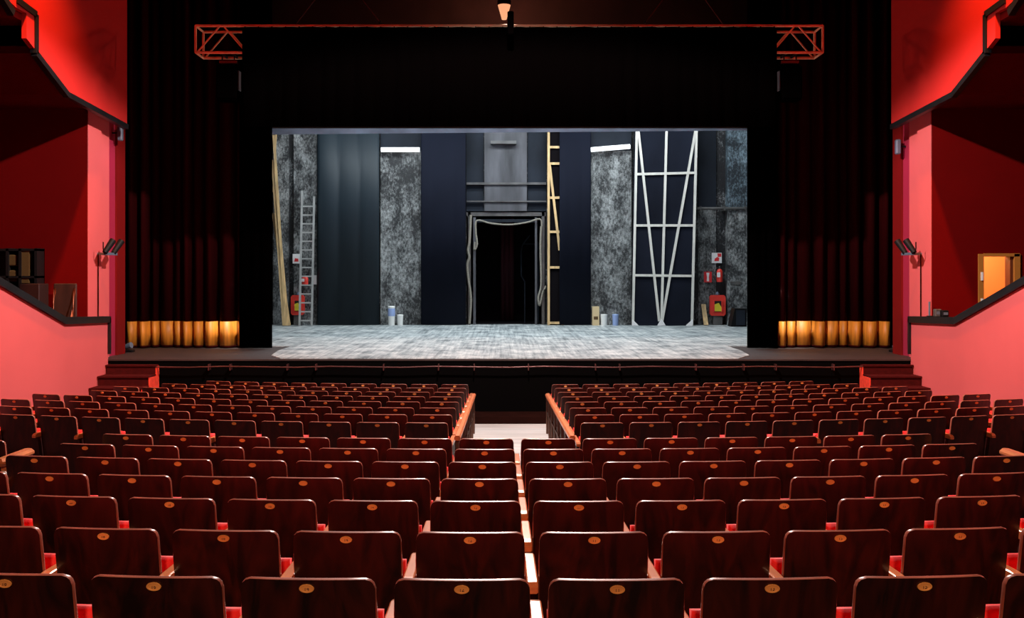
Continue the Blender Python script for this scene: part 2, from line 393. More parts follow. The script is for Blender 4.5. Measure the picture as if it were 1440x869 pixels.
# ------------------------------------------------------------------ proscenium: header wall, curtains, legs, border
z_open = CZ + 205 * 23.4 / F
struct('wall_front', MB().box((-9.2, 23.5, z_open), (9.2, 23.7, 11)).box((-9.2, 23.5, ST_Z), (-5.6, 23.7, z_open)).box((5.6, 23.5, ST_Z), (9.2, 23.7, z_open)), M_header)
struct('wall_return', MB().box((-9.3, 21.6, 0), (-8.9, 23.7, 11)).box((8.9, 21.6, 0), (9.3, 23.7, 11)), M_header)

def drape(x0, x1, z0, z1, y, amp, fold, seed, pw=.8, dy=0.0, sub=8):
    """hanging cloth with irregular folds; two-sided sheet with thickness"""
    rng = random.Random(seed)
    n = max(3, int((x1 - x0) / fold)); cuts = [0]
    for i in range(n): cuts.append(cuts[-1] + rng.uniform(.6, 1.4))
    cuts = [x0 + (x1 - x0) * c / cuts[-1] for c in cuts]
    pts = []
    for i in range(n):
        am = amp * rng.uniform(.5, 1.3)
        for k in range(sub):
            t = k / sub; pts.append((cuts[i] + (cuts[i+1] - cuts[i]) * t, y - dy - am * math.sin(PI * t) ** pw))
    pts.append((x1, y - dy))
    m = MB(); k = len(pts)
    vs = [(px, py, z) for z in (z0, z1) for px, py in pts] + [(px, py + .012, z) for z in (z0, z1) for px, py in pts]
    fs = []
    for i in range(k-1):
        fs.append((i, i+1, k+i+1, k+i)); fs.append((2*k+i+1, 2*k+i, 3*k+i, 3*k+i+1)); fs.append((i+1, i, 2*k+i, 2*k+i+1)); fs.append((k+i, k+i+1, 3*k+i+1, 3*k+i))
    fs.append((0, k, 3*k, 2*k)); fs.append((k-1, 3*k-1, 4*k-1, 2*k-1))
    return m.add(vs, fs, True)

for s, l in ((-1, 'gathered dark red velvet curtain with gold hem, left of the stage opening'), (1, 'gathered dark red velvet curtain with gold hem, right of the stage opening')):
    xa, xb = (5.86, 8.62)
    x0, x1 = (-xb, -xa) if s < 0 else (xa, xb)
    t = thing('stage_curtain', l, 'curtain', ((x0+x1)/2, 23.2, ST_Z), 0, 'house curtains')
    zt, zb = ST_Z + .06, ST_Z + .60
    local(t, drape(x0, x1, zb, 10.9, 23.4, .30, .26, 31 + s, pw=.45), 'drape', M_velvet)
    local(t, drape(x0, x1, zt, zb, 23.4, .30, .26, 31 + s, pw=.45, dy=.004), 'gold_hem', M_gold, 'gold hem band')
    local(t, drape(x0, x1, ST_Z + .015, zt, 23.4, .30, .26, 31 + s, pw=.45), 'hem_edge', M_velvet)
for s, l in ((-1, 'narrow black leg curtain at the left edge of the stage opening'), (1, 'narrow black leg curtain at the right edge of the stage opening')):
    x0, x1 = (-6.0, -5.27) if s < 0 else (5.32, 6.0)
    t = tag(drape(x0, x1, ST_Z + .02, 10.0, 22.95, .05, .2, 51 + s).build('leg_curtain', M_black), l, 'curtain', 'leg curtains')

# black cloth hung in front of the truss
vb = CZ + 205 * 19.93 / F
x0, x1 = W(340, 0, 19.93).x, W(1093, 0, 19.93).x
t = thing('black_border', 'wide black border cloth covering the middle of the lighting truss', 'curtain', ((x0+x1)/2, 19.955, vb))
local(t, drape(x0, x1, vb, CZ + 4.75, 19.955, .03, .35, 77), 'cloth', M_black)
for k in range(40):
    x = x0 + .05 + (x1 - x0 - .1)*k/39
    local(t, MB().box((x-.008, 19.955, CZ+4.70), (x+.008, 20.01, CZ+4.768)), 'tie', M_black)
# soft grey border just behind the opening
a, b = W(372, 189, 25.5), W(600, 187, 25.5)
tag(MB().prism([(a.x, a.z), (b.x, b.z), (9, CZ + 203*25.5/F - .03), (9, 11.0), (a.x-.6, 11.0)], 'y', 25.5, 25.53).build('grey_border', M_grey), 'grey border cloth showing as a strip under the black border', 'curtain')

# ------------------------------------------------------------------ lighting truss with slings and speakers
TY, TH = 20.0, .52
xl, xr, zb, zt = W(275, 0, TY).x, W(1157, 0, TY).x, CZ + 4.27, CZ + 4.79
t = thing('lighting_truss', 'long orange box truss with lattice ends above the stage opening', 'truss', ((xl+xr)/2, TY, zb))
for y in (TY, TY + TH):
    for z in (zb, zt):
        local(t, MB().tube([(xl, y, z), (xl + (xr-xl)/3, y, z), (xl + (xr-xl)*2/3, y, z), (xr, y, z)], .028, 8), 'chord', M_truss)
for x in (xl, xr):
    for y in (TY, TY + TH): local(t, MB().tube([(x, y, zb), (x, y, zt)], .025, 8), 'end_post', M_truss)
    for z in (zb, zt): local(t, MB().tube([(x, TY, z), (x, TY+TH, z)], .022, 8), 'end_tie', M_truss)
nb = 24; step = (xr - xl) / nb
for y in (TY, TY + TH):
    for k in range(nb):
        xa, xb2 = xl + k*step + .03, xl + (k+1)*step - .03
        up = (k % 2 == 0)
        if x0 + .6 < (xa+xb2)/2 < x1 - .6 and y > TY: continue
        local(t, MB().tube([(xa, y, zb if up else zt), (xb2, y, zt if up else zb)], .017, 6), 'lattice_bar', M_truss)
for pa, pb, l in (((417, 33), (535, 32), 'left pair of thin bridle slings rising from the orange truss'), ((907, 33), (1018, 36), 'right pair of thin bridle slings rising from the orange truss')):
    pa, pb = W(*pa, TY + .1), W(*pb, TY + .1); top = (pa + pb) / 2 + Vector((0, 0, 1.05))
    g = thing('bridle_sling', l, 'sling', top, 0, 'truss slings')
    for p in (pa, pb):
        local(g, MB().tube([p, top], .008, 5), 'wire', M_pipe)
        local(g, MB().tube([p + Vector((-.04, 0, -.07)), p + Vector((0, 0, .05)), p + Vector((.04, 0, -.07))], .02, 6), 'shackle', M_lampb)
    local(g, MB().tube([top, (top.x, top.y, 11.0)], .012, 5), 'chain', M_lampb)
for s, px, l in ((-1, 322, 'tall black loudspeaker hung under the left end of the truss'), (1, 1110, 'tall black loudspeaker hung under the right end of the truss')):
    c = W(px, 118, TY + .26)
    g = thing('hanging_loudspeaker', l, 'loudspeaker', c, 0, 'truss loudspeakers')
    local(g, MB().cbox(c + Vector((-.2, -.2, -.34)), c + Vector((.2, .2, .34)), .03), 'cabinet', M_black)
    local(g, MB().box(c + Vector((-.17, -.215, -.31)), c + Vector((.17, -.2, .31))), 'grille', M_black)
    xx = -s * .205
    local(g, MB().box(c + Vector((min(xx, xx - s*.02), -.12, -.14)), c + Vector((max(xx, xx - s*.02), .05, .24))), 'side_plate', M_lampg, 'blue grey metal side plate')
    local(g, MB().bar(c + Vector((-.17, -.05, .42)), c + Vector((.17, -.05, .42)), .05), 'frame_bar', M_pipe)
    for dx in (-.1, .1): local(g, MB().bar((c.x+dx, TY, zb), (c.x+dx, TY+TH, zb), .03), 'cross_bar', M_lampb)
    for dx in (-.12, .12): local(g, MB().bar(c + Vector((dx, -.05, .34)), c + Vector((dx, -.05, zb - c.z)), .02), 'hanger', M_lampb)

# centre lantern above the truss, mouth lit
c = W(709, 26, 21.0)
g = thing('hanging_lantern', 'small lit cone lantern hanging above the middle of the truss', 'lantern', c)
local(g, MB().lathe([(.05, -.02), (.07, .06), (.125, .25), (.13, .27)], c, 14), 'glowing_cone', M_bright, 'glowing orange cone')
local(g, MB().lathe([(.135, .27), (.14, .36), (.06, .42), (.02, .44)], c, 14), 'cap', M_lampb)
local(g, MB().tube([c + Vector((0, 0, .44)), (c.x, c.y, 11.0)], .012, 6), 'stem', M_lampb)
lp = bpy.data.lights.new('lantern_light', 'POINT'); lp.energy = 240; lp.color = (1, .45, .3); lp.shadow_soft_size = .1
lo = bpy.data.objects.new('lantern_light', lp); COL.objects.link(lo); lo.location = c + Vector((.1, 1.0, .35))
c = W(718, 33, 19.5)
g = thing('projector_pod', 'small black device clamped on the middle of the truss', 'device', c)
local(g, MB().cbox(c + Vector((-.06, -.08, -.22)), c + Vector((.06, .08, .22)), .02), 'housing', M_black)
local(g, MB().bar(c + Vector((0, .08, .06)), (c.x, TY - .02, zt), .03), 'clamp', M_lampb)

# ------------------------------------------------------------------ stage back wall
ZT = 8.6
def slab(m, pa, pb, y0, y1, zlow=None, ztop=None):
    a, b = W(pa, 383, y0), W(pb, 383, y0)
    return m.box((a.x, y0, zlow if zlow is not None else ST_Z), (b.x, y1, ztop if ztop is not None else ZT))
Y = BK_Y
m = MB(); slab(m, 250, 656, Y, Y+.3); slab(m, 767, 1170, Y, Y+.3); slab(m, 656, 767, Y, Y+.3, zlow=CZ + 86*Y/F)
struct('wall_back', m, M_masond)
for pa, pb, d, mt in ((384, 406, .12, M_mason), (413, 445.6, .16, M_mason), (535, 592, .2, M_mason), (831, 888, .2, M_mason), (982, 1007, .06, M_mason), (1023, 1056, .3, M_mason)):
    zt2 = None
    m = MB(); slab(m, pa, pb, Y-d, Y+.01, ztop=CZ + 170*Y/F if pa in (535, 831) else (CZ + 90*Y/F if pa > 980 else ZT)); struct('wall_pier', m, mt)
for pa, pb, d in ((535, 592, .18), (831, 888, .18)):
    m = MB(); slab(m, pa, pb, Y-d, Y+.01, zlow=CZ + 170*Y/F + .001); struct('wall_pier_head', m, M_upper)
M_blue = masonry('blue_grey_masonry', (.012, .018, .024), (.26, .36, .42), .13)
m = MB(); slab(m, 982, 1007, Y-.10, Y+.01, zlow=CZ + 90*Y/F); struct('wall_pier_head', m, M_upper)
m = MB(); slab(m, 1023, 1056, Y-.3, Y+.01, zlow=CZ + 90*Y/F); struct('wall_pier_head', m, M_blue)
# pier and beams over the passage
m = MB(); slab(m, 681, 741, Y-.14, Y+.01, zlow=CZ + 86*Y/F); struct('wall_pier', m, M_mid)
m = MB(); slab(m, 656, 680, Y-.05, Y+.01, zlow=CZ + 86*Y/F); slab(m, 742, 768, Y-.05, Y+.01, zlow=CZ + 86*Y/F); struct('wall_pier_head', m, M_upper)
for py, th in ((258, .07), (283, .04)):
    p = W(656, py, Y-.2); q = W(768, py, Y-.2)
    struct('beam', MB().box((p.x, Y-.2, p.z-th/2), (q.x, Y-.1, p.z+th/2)), M_steel)
p, q = W(690, 200, Y-.3), W(726, 200, Y-.3)
tag(MB().box((p.x, Y-.32, p.z-.05), (q.x, Y-.14, p.z+.05)).build('tube_light', M_steel), 'short unlit grey batten light high above the passage', 'light')
# black passage behind the doorway
pl, pr = W(656, 0, Y).x, W(767, 0, Y).x; ztp = CZ + 86*Y/F
for A_, B_ in (((pl-.2, Y+3.0, ST_Z), (pr+.2, Y+3.1, ztp+.3)), ((pl-.3, Y+.3, ST_Z), (pl-.2, Y+3.1, ztp+.3)), ((pr+.2, Y+.3, ST_Z), (pr+.3, Y+3.1, ztp+.3)), ((pl-.3, Y+.3, ztp+.2), (pr+.3, Y+3.1, ztp+.3)), ((pl-.3, Y+.31, ST_Z-.02), (pr+.3, Y+3.1, ST_Z+.01))):
    struct('wall_passage', MB().box(A_, B_), M_void)
p, q = W(704, 0, Y+2.6), W(723, 0, Y+2.6)
tag(drape(p.x, q.x, ST_Z+.03, ztp, Y+2.7, .06, .15, 5).build('maroon_drape', M_maroon), 'narrow maroon drape hanging deep inside the black passage', 'curtain')
# passage frame
d = struct('door_2', MB().box((pl, Y-.08, ztp-.16), (pr, Y+.05, ztp-.04)), M_steel)
for x in (pl+.05, pr-.12):
    struct('door_post', MB().box((x, Y-.08, ST_Z), (x+.09, Y+.05, ztp-.04)), M_steel, d)
struct('inner_post', MB().box((pl+.22, Y-.05, ST_Z), (pl+.30, Y+.05, ztp-.2)), M_mid, d)
struct('inner_post', MB().box((pr-.34, Y-.05, ST_Z), (pr-.27, Y+.05, ztp-.2)), M_mid, d)
struct('frame_top', MB().box((pl+.3, Y-.03, ztp-.36), (pr-.3, Y+.05, ztp-.26)), M_upper, d)
def rope(pts, r, l):
    P = [W(x, y, Y-.16) for x, y in pts]; out = []
    for i in range(len(P)-1):
        for k in range(4):
            t = k/4; a0 = P[max(i-1,0)]; a1 = P[i]; a2 = P[i+1]; a3 = P[min(i+2, len(P)-1)]
            out.append(.5*((2*a1) + (a2-a0)*t + (2*a0-5*a1+4*a2-a3)*t*t + (3*a1-a0-3*a2+a3)*t**3))
    out.append(P[-1])
    return tag(MB().tube(out, r, 6).build('hanging_rope', M_rope), l, 'rope', 'ropes around the passage')
rope([(668, 340), (667, 352), (671, 343), (669, 325), (671, 310), (690, 314), (715, 316), (740, 313), (759, 308), (762, 318)], .03, 'pale rope sagging across the top of the black passage')
rope([(662, 302), (661, 322), (660, 341), (658, 352), (660, 362), (657, 372), (658, 388), (662, 420), (660, 455)], .045, 'pale rope bundle hanging down the left post of the passage')
rope([(761, 318), (760, 350), (761, 400), (757, 418), (759, 430), (763, 412), (768, 402)], .035, 'knotted pale rope hanging at the right post of the passage')
P = [W(745, 331, Y+1.4), W(735, 344, Y+1.4), W(733, 352, Y+1.4), W(733, 388, Y+1.4), W(738, 396, Y+1.4)]
g = thing('bent_pipe', 'bent grey pipe frame standing in the dark passage', 'pipe frame', (P[3].x, Y+1.4, ST_Z))
local(g, MB().tube(P, .025, 6), 'bent_tube', M_upper)
local(g, MB().tube([W(735, 343, Y+1.4), W(757, 343, Y+1.4)], .02, 6), 'crossbar', M_upper)
local(g, MB().tube([W(757, 340, Y+1.4), (W(757, 0, Y+1.4).x, Y+1.4, ST_Z + .01)], .025, 6), 'upright', M_upper)
local(g, MB().tube([P[4], (P[4].x, Y+1.4, ST_Z + .01)], .02, 6), 'upright', M_upper)

# tube lights on the two piers
for pa, pb, l in ((536, 590, 'long white tube light on the masonry pier left of the passage'), (831, 886, 'long white tube light on the masonry pier right of the passage')):
    p, q = W(pa, 210.5, Y-.34), W(pb, 210.5 if pa < 700 else 206, Y-.34)
    g = thing('tube_light', l, 'light', p, 0, 'stage tube lights')
    local(g, MB().tube([p, q], .075, 10), 'tube', M_tube)
    local(g, MB().bar(p + Vector((0, .12, .05)), q + Vector((0, .12, .05)), .08), 'fitting', M_steel)

# drapes on the back wall
for pa, pb, mt, l, am in ((446, 533, M_teal, 'broad blue black drape beside the aluminium ladder', .05), (592, 655, M_navy, 'navy black drape beside the passage and the left pier', .012), (787, 831, M_navy, 'narrow navy black drape between timber flat and right pier', .012)):
    a, b = W(pa, 0, Y-.45), W(pb, 0, Y-.45)
    tag(drape(a.x, b.x, ST_Z+.03, ZT, Y-.4, am, .5 if am > .02 else .8, pa).build('backstage_drape', mt), l, 'curtain', 'drapes on the back wall')

# scenery flats
def flat(name, label, y, corners, canvas_m, wood, stiles, rails, braces, plates, w):
    """corners: canvas polygon in pixels at depth y; the timber stands on the house side"""
    P = [W(px, py, y) for px, py in corners]
    g = thing(name, label, 'scenery flat', (sum(p.x for p in P)/len(P), y, ST_Z), 0)
    local(g, MB().prism([(p.x, p.z) for p in P], 'y', y+.03, y+.045), 'canvas', canvas_m)
    for kind, L in (('stile', stiles), ('rail', rails), ('brace', braces)):
        for k, (a, b) in enumerate(L):
            off = {'stile': 0, 'rail': -.003, 'brace': -.006}[kind]
            local(g, MB().bar(W(*a, y) + Vector((0, off, 0)), W(*b, y) + Vector((0, off, 0)), w, .05), kind, wood)
    for tri in plates:
        local(g, MB().prism([(W(*p, y).x, W(*p, y).z) for p in tri], 'y', y-.04, y-.025), 'corner_plate', M_signw, 'white corner plate')
    return g
yb = Y - .75
py0 = 383 + 1.70*F/yb - 1.0
flat('scenery_flat', 'tall dark flat with white timber frame of crossing braces', yb,
     [(893, 150), (980, 150), (973, py0), (888, py0)], mat('dark_flat_canvas', (.008, .010, .018), .8, spec=.1, vary=.4, scale=(.8,.8,.4)), M_white,
     [((896, 160), (890, py0)), ((980, 160), (973, py0)), ((938, 160), (930, py0))],
     [((894, 245), (978, 243)), ((892, 317), (976, 317)), ((890, 387), (974, 388))],
     [((897, 178), (927, py0-6)), ((979, 178), (931, py0-6))],
     [[(889, py0), (889, py0-9), (898, py0)], [(974, py0), (974, py0-9), (964, py0)], [(924, py0), (930, py0-10), (936, py0)]], .075)
flat('scenery_flat', 'narrow flat of yellow timber rungs beside the passage', yb + .42,
     [(770, 150), (792, 150), (792, py0), (770, py0)], M_void, M_timber,
     [((771.5, 150), (771.5, py0)), ((791, 150), (791, py0))],
     [((771, y), (791, y)) for y in (183, 207, 230, 278, 326, 376, 454)],
     [((773, 232), (787, 352))], [], .075)

# ladder
g0 = W(0, 0, Y-.55)
yl = Y - .62
a0, b0 = W(423.5, 272, yl), W(441.5, 272, yl)
g = thing('ladder', 'aluminium ladder leaning on the left back wall beside red hose box', 'ladder', ((a0.x+b0.x)/2, yl-.3, ST_Z+.012))
foot = ST_Z + .02
for p in (W(424, 268, yl), W(441, 276, yl)):
    local(g, MB().bar((p.x - .0, yl-.32, foot), (p.x, yl+.1, p.z), .055, .08), 'side_rail', M_alu)
nr = 14; ztop = W(0, 285, yl).z
for k in range(nr):
    t_ = (k+.6)/nr; z = foot + (ztop - foot)*t_; yy = yl - .32 + .42*t_
    local(g, MB().bar((a0.x, yy, z), (b0.x, yy, z), .042, .05), 'rung', M_alu)

# timber battens leaning in the left corner
for k, (xt, yt, xb_) in enumerate(((383, 225, 399), (385, 190, 402), (388, 265, 405), (384, 300, 407))):
    p = W(xt, yt, Y-.22); q = W(xb_, 456, Y-.9)
    q.z = ST_Z + .03
    tag(MB().bar(q, p, .075, .05).build('timber_batten', M_timber), ('longest', 'second longest', 'third longest', 'shortest')[0 if k == 1 else (1 if k == 0 else k)] + ' pale timber batten leaning in the left stage corner', 'batten', 'leaning battens')
a = W(389, 178, Y-.25); b = W(384, 270, Y-.25)
tag(MB().bar(b, a, .04).build('hanging_pole', M_timber), 'thin pale pole high on the left masonry wall', 'pole')

# fire equipment
def plate(name, label, px0, py0_, px1, py1, y, m, mark=None, cat='sign', mm=None):
    a, b = W(px0, py1, y), W(px1, py0_, y)
    g = thing(name, label, cat, ((a.x+b.x)/2, y, a.z))
    local(g, MB().box((a.x, y, a.z), (b.x, y+.02, b.z)), 'plate', m)
    if mark:
        w, h = b.x-a.x, b.z-a.z
        for poly in mark:
            local(g, MB().prism([(a.x + w*u, a.z + h*v) for u, v in poly], 'y', y-.004, y), 'symbol', mm or M_signr)
    return g
ext_mark = [[(.25,.2),(.7,.2),(.75,.5),(.55,.6),(.3,.45)], [(.6,.6),(.95,.62),(.95,.95),(.55,.95)]]
plate('fire_sign', 'white sign with red mark above the right extinguisher', 1001, 355.5, 1015, 370, Y-.1, M_signw, ext_mark)
plate('fire_sign', 'small red sign with white stripe left of the extinguisher', 990, 382, 1001, 397, Y-.1, M_signr, [[(.35,.1),(.65,.1),(.62,.5),(.7,.9),(.3,.9),(.38,.5)]], mm=M_signw)
plate('fire_sign', 'white sign with red mark left of the ladder', 411.5, 357, 423, 370.5, Y-.2, M_signw, [[(.2,.2),(.7,.2),(.7,.5),(.3,.55)]])
plate('fire_sign', 'white sign right of the ladder beside the blue drape', 438.0, 387, 445.5, 400, Y-.2, M_signw)
def extinguisher(px, py0_, py1, y, label, yw=BK_Y):
    a, b = W(px, py1, y), W(px, py0_, y); h = b.z - a.z; r = .1
    g = thing('fire_extinguisher', label, 'extinguisher', (a.x, y, a.z))
    local(g, MB().lathe([(r*.9, 0), (r, .03), (r, h*.66), (r*.75, h*.76), (r*.3, h*.82)], a, 14), 'cylinder', M_hose)
    local(g, MB().box((a.x-.1, y-.105, a.z+h*.3), (a.x+.0, y-.07, a.z+h*.6)), 'paper_label', M_signw, 'white paper label')
    local(g, MB().lathe([(.03, h*.82), (.03, h*.9), (.02, h)], a, 8), 'valve', M_steel)
    local(g, MB().tube([(a.x, y, a.z+h*.92), (a.x+.09, y-.02, a.z+h*1.02)], .015, 6), 'handle', M_lampb)
    local(g, MB().tube([(a.x-.03, y, a.z+h*.88), (a.x-.12, y-.02, a.z+h*.8), (a.x-.13, y-.03, a.z+h*.4)], .014, 6), 'hose', M_lampb)
    local(g, MB().box((a.x-.04, y+.08, a.z+h*.5), (a.x+.04, yw, a.z+h*.6)), 'wall_bracket', M_steel)
extinguisher(1012, 374, 396.5, Y-.22, 'red fire extinguisher on the wall above the red hose box')
extinguisher(429, 386, 400.5, Y-.36, 'red fire extinguisher on the wall seen behind the ladder', BK_Y - .16)
def hosebox(px0, py0_, px1, py1, y, label):
    a, b = W(px0, py1, y), W(px1, py0_, y); w, h = b.x-a.x, b.z-a.z
    g = thing('hose_cabinet', label, 'hose box', ((a.x+b.x)/2, y, a.z), 0, 'red hose boxes')
    f = .24
    local(g, MB().prism([(a.x+.05, a.z), (b.x-.05, a.z), (b.x, a.z+.06), (b.x, b.z-.06), (b.x-.05, b.z), (a.x+.05, b.z), (a.x, b.z-.06), (a.x, a.z+.06)], 'y', y, y+.16), 'case', M_hose)
    local(g, MB().box((a.x+w*f, y-.015, a.z+h*.2), (b.x-w*f, y, b.z-h*.28)), 'window', M_shelf, 'dark window')
    local(g, MB().prism([(a.x+w*.28, a.z+h*.22), (b.x-w*.28, a.z+h*.22), (b.x-w*.28, a.z+h*.42), (a.x+w*.55, a.z+h*.62), (a.x+w*.28, a.z+h*.55)], 'y', y-.022, y-.015), 'hose_reel', M_yellow, 'yellow hose reel')
    for x in (a.x+w*f, b.x-w*f):
        local(g, MB().box((x-.02, y-.03, a.z+h*.18), (x+.02, y-.01, b.z-h*.26)), 'window_frame', M_hose)
    local(g, MB().lathe([(.05, 0), (.07, .03), (.03, .1)], ((a.x+b.x)/2, y+.08, b.z), 10), 'bell', M_lampg)
    local(g, MB().box((a.x+w*.2, y+.03, ST_Z+.013), (b.x-w*.2, y+.14, a.z)), 'stand', M_steel)
hosebox(998.5, 415, 1020.5, 444, Y-.35, 'red hose box with yellow window below the right extinguisher')
hosebox(409, 415, 427.5, 443, Y-.4, 'red hose box with yellow window behind the ladder foot')
# loose things along the foot of the back wall
def canister(px0, px1, py_top, y, m, name, label, cat, lid=None, band=None):
    a, b = W(px0, 457, y), W(px1, py_top, y); r = (b.x-a.x)/2; c = ((a.x+b.x)/2, y, ST_Z+.013); h = b.z - c[2]
    g = thing(name, label, cat, c)
    local(g, MB().lathe([(r*.88, 0), (r*.9, .01), (r, h*.92), (r, h)], c, 14), 'body', m)
    local(g, MB().lathe([(r*1.04, h*.95), (r*1.04, h), (r*.9, h+.015)], c, 14), 'lid', lid or m)
    if band: local(g, MB().lathe([(r*1.0, h*.5), (r*1.03, h*.55), (r*1.03, h*.85), (r*1.0, h*.9)], c, 14), 'printed_band', band, 'light blue band')
canister(545.5, 555.5, 431, Y-.55, M_canw, 'paint_bucket', 'tall white bucket with blue band at the left pier', 'bucket', band=M_canb)
canister(558.5, 567, 443, Y-.5, M_canw, 'paint_bucket', 'short white bucket beside the blue banded one', 'bucket')
canister(844.5, 854, 442.5, Y-.5, M_canw, 'paint_bucket', 'short white bucket beside the tan carton at right pier', 'bucket')
canister(861, 870, 442.5, Y-.5, M_canb, 'paint_bucket', 'light blue bucket at the foot of the right pier', 'bucket')
a, b = W(833, 456, Y-.5), W(842.5, 431, Y-.5)
g = thing('carton', 'tall tan carton standing at the right pier', 'carton', ((a.x+b.x)/2, Y-.5, ST_Z+.013))
local(g, MB().box((a.x, Y-.55, ST_Z+.013), (b.x, Y-.35, b.z)), 'box_body', M_tan)
local(g, MB().box((a.x+.04, Y-.555, ST_Z+.2), (b.x-.04, Y-.549, ST_Z+.3)), 'tape', M_ochre)
p, q = W(989, 428, Y-.25), W(993, 456, Y-.6); q.z = ST_Z + .03
tag(MB().bar(q, p, .14, .03).build('wood_offcut', M_timber), 'short wooden board leaning between big flat and hose box', 'board')
a, b = W(1028, 456, Y-1.3), W(1050, 434, Y-1.3)
g = thing('stage_monitor', 'black wedge loudspeaker on the floor at right back corner', 'loudspeaker', ((a.x+b.x)/2, Y-1.1, ST_Z+.013))
zz = ST_Z + .013
local(g, MB().prism([(a.x, zz), (b.x, zz), (b.x, b.z), (a.x+.12, b.z)], 'y', Y-1.3, Y-.8), 'cabinet', M_lampb)
local(g, MB().box((a.x+.16, Y-1.315, zz+.05), (b.x-.05, Y-1.3, b.z-.05)), 'grille', M_upper)
p, q = W(980, 293, Y-.36), W(1055, 293, Y-.36)
g = thing('wall_pipe', 'horizontal grey pipe across the right back wall', 'pipe', (p.x, p.y, p.z))
local(g, MB().tube([p, q], .045, 8), 'pipe', M_steel)
for px in (985, 1019, 1048):
    c = W(px, 293, Y-.36); local(g, MB().box(c + Vector((-.03, -.05, -.07)), c + Vector((.03, .4, .07))), 'clamp', M_steel)
p, q = W(1027, 398, Y-.33), W(1042, 398, Y-.33)
tag(MB().box((p.x, Y-.33, p.z-.05), (q.x, Y-.3, p.z+.05)).build('name_strip', M_steel), 'narrow brown strip fixed on the far right masonry pier', 'strip')

# ------------------------------------------------------------------ steps to the stage
for s, l in ((-1, 'red carpeted steps up to the stage beside the left wall'), (1, 'red carpeted steps up to the stage beside the right wall')):
    t = thing('stage_steps', l, 'steps', (s*7.37, 19.5, 0), 0, 'steps to the stage')
    for k in range(6):
        zt_ = ST_Z - .10 - .18*k; y0 = 20.02 - .40*k
        if zt_ < .1: break
        xa, xb = sorted((s*6.88, s*7.84))
        st = local(t, MB().box((xa, y0-.0, 0), (xb, y0+.40, zt_-.03)), 'step', M_stepface)
        n_ = MB().box((xa-.01, y0-.02, zt_-.03), (xb+.01, y0+.40, zt_))
        tr = local(t, n_, 'tread', M_stepface)
        xs_ = s*6.88; w_ = -s*.02
        local(t, MB().box((min(xs_, xs_+w_), y0, 0), (max(xs_, xs_+w_), y0+.40, zt_-.03)), 'side_board', M_step, 'bright red side board')

# ------------------------------------------------------------------ aisle handrails
def zfloor(y):
    z = bands[0][1]
    for u, zz in bands:
        if y >= u: z = zz
    return z
for s, l in ((-1, 'orange wooden handrail on the left side of the centre aisle'), (1, 'orange wooden handrail on the right side of the centre aisle')):
    x = .0 + (-.635 if s < 0 else .645)
    t = thing('aisle_handrail', l, 'handrail', (x, 14.5, zfloor(14.5)), 0, 'aisle handrails')
    p, q = Vector((x, 11.45, CZ - 234*11.45/F)), Vector((x, 18.0, CZ - 173*18.0/F))
    local(t, MB().prism([(x-.028, 0), (x+.028, 0), (x+.034, .03), (x+.02, .055), (x-.02, .055), (x-.034, .03)], 'z', 0, 1), 'top_rail', M_handrail)
    o = t.children[-1]; me = o.data
    # re-lay the rail profile along p-q
    prof = [(-.03, -.02), (.03, -.02), (.036, .012), (.02, .035), (-.02, .035), (-.036, .012)]
    M = Matrix.Translation(-t.location)
    for i, (a_, b_) in enumerate(prof):
        me.vertices[i].co = M @ (p + Vector((a_, 0, b_))); me.vertices[6+i].co = M @ (q + Vector((a_, 0, b_)))
    me.update()
    for k in range(8):
        y = 11.55 + k*.915; zz = p.z + (q.z-p.z)*(y-p.y)/(q.y-p.y)
        local(t, MB().box((x-.018, y-.03, zfloor(y)), (x+.018, y+.03, zz-.02)), 'post', M_post)
    dz = Vector((0, 0, -.3)); local(t, MB().bar(p + dz, q + dz, .02, .03, up=(0,0,1)), 'middle_rail', M_post)

# ------------------------------------------------------------------ theatre seats
def back_mesh():
    w, r, th = .241, .037, .024
    xs_ = [-w, -w+.006, -w+.016, -w+.035, -.14, -.07, 0, .07, .14, w-.035, w-.016, w-.006, w]
    def zt_(x):
        d = max(0, abs(x) - (w - r)); return SEAT_H - (r - math.sqrt(max(0, r*r - d*d)))
    zb_ = .36; nz = 6
    def pt(x, v, front):
        top = zt_(x); z = zb_ + (top - zb_)*v
        y = (SEAT_H - z)*.17 - .016*(1 - (x/w)**2)
        return (x, y + (th if front else 0), z)
    m = MB(); n = len(xs_)
    for front in (0, 1):
        vs = [pt(x, v/(nz-1), front) for v in range(nz) for x in xs_]
        fs = []
        for j in range(nz-1):
            for i in range(n-1):
                q = (j*n+i, j*n+i+1, (j+1)*n+i+1, (j+1)*n+i); fs.append(q if not front else q[::-1])
        m.add(vs, fs, True)
    nface = len(m.f)
    rim = [(x, 1.0) for x in xs_]
    path = [(-w, v/(nz-1)) for v in range(nz)] + rim[1:] + [(w, v/(nz-1)) for v in range(nz-2, -1, -1)]
    vs = []; k = len(path)
    for x, v in path:
        a_, b_ = Vector(pt(x, v, 0)), Vector(pt(x, v, 1)); out = Vector((x*.004/w if v < .99 else 0, 0, .003 if v > .99 else 0))
        vs += [a_, a_*.7 + b_*.3 + out, a_*.3 + b_*.7 + out, b_]
    fs = [(4*i+j, 4*i+j+1, 4*(i+1)+j+1, 4*(i+1)+j) for i in range(k-1) for j in range(3)]
    m.add(vs, fs, True)
    me = m.mesh('backrest', [M_seat, M_edge])
    for p in me.polygons[nface:]: p.material_index = 1
    return me
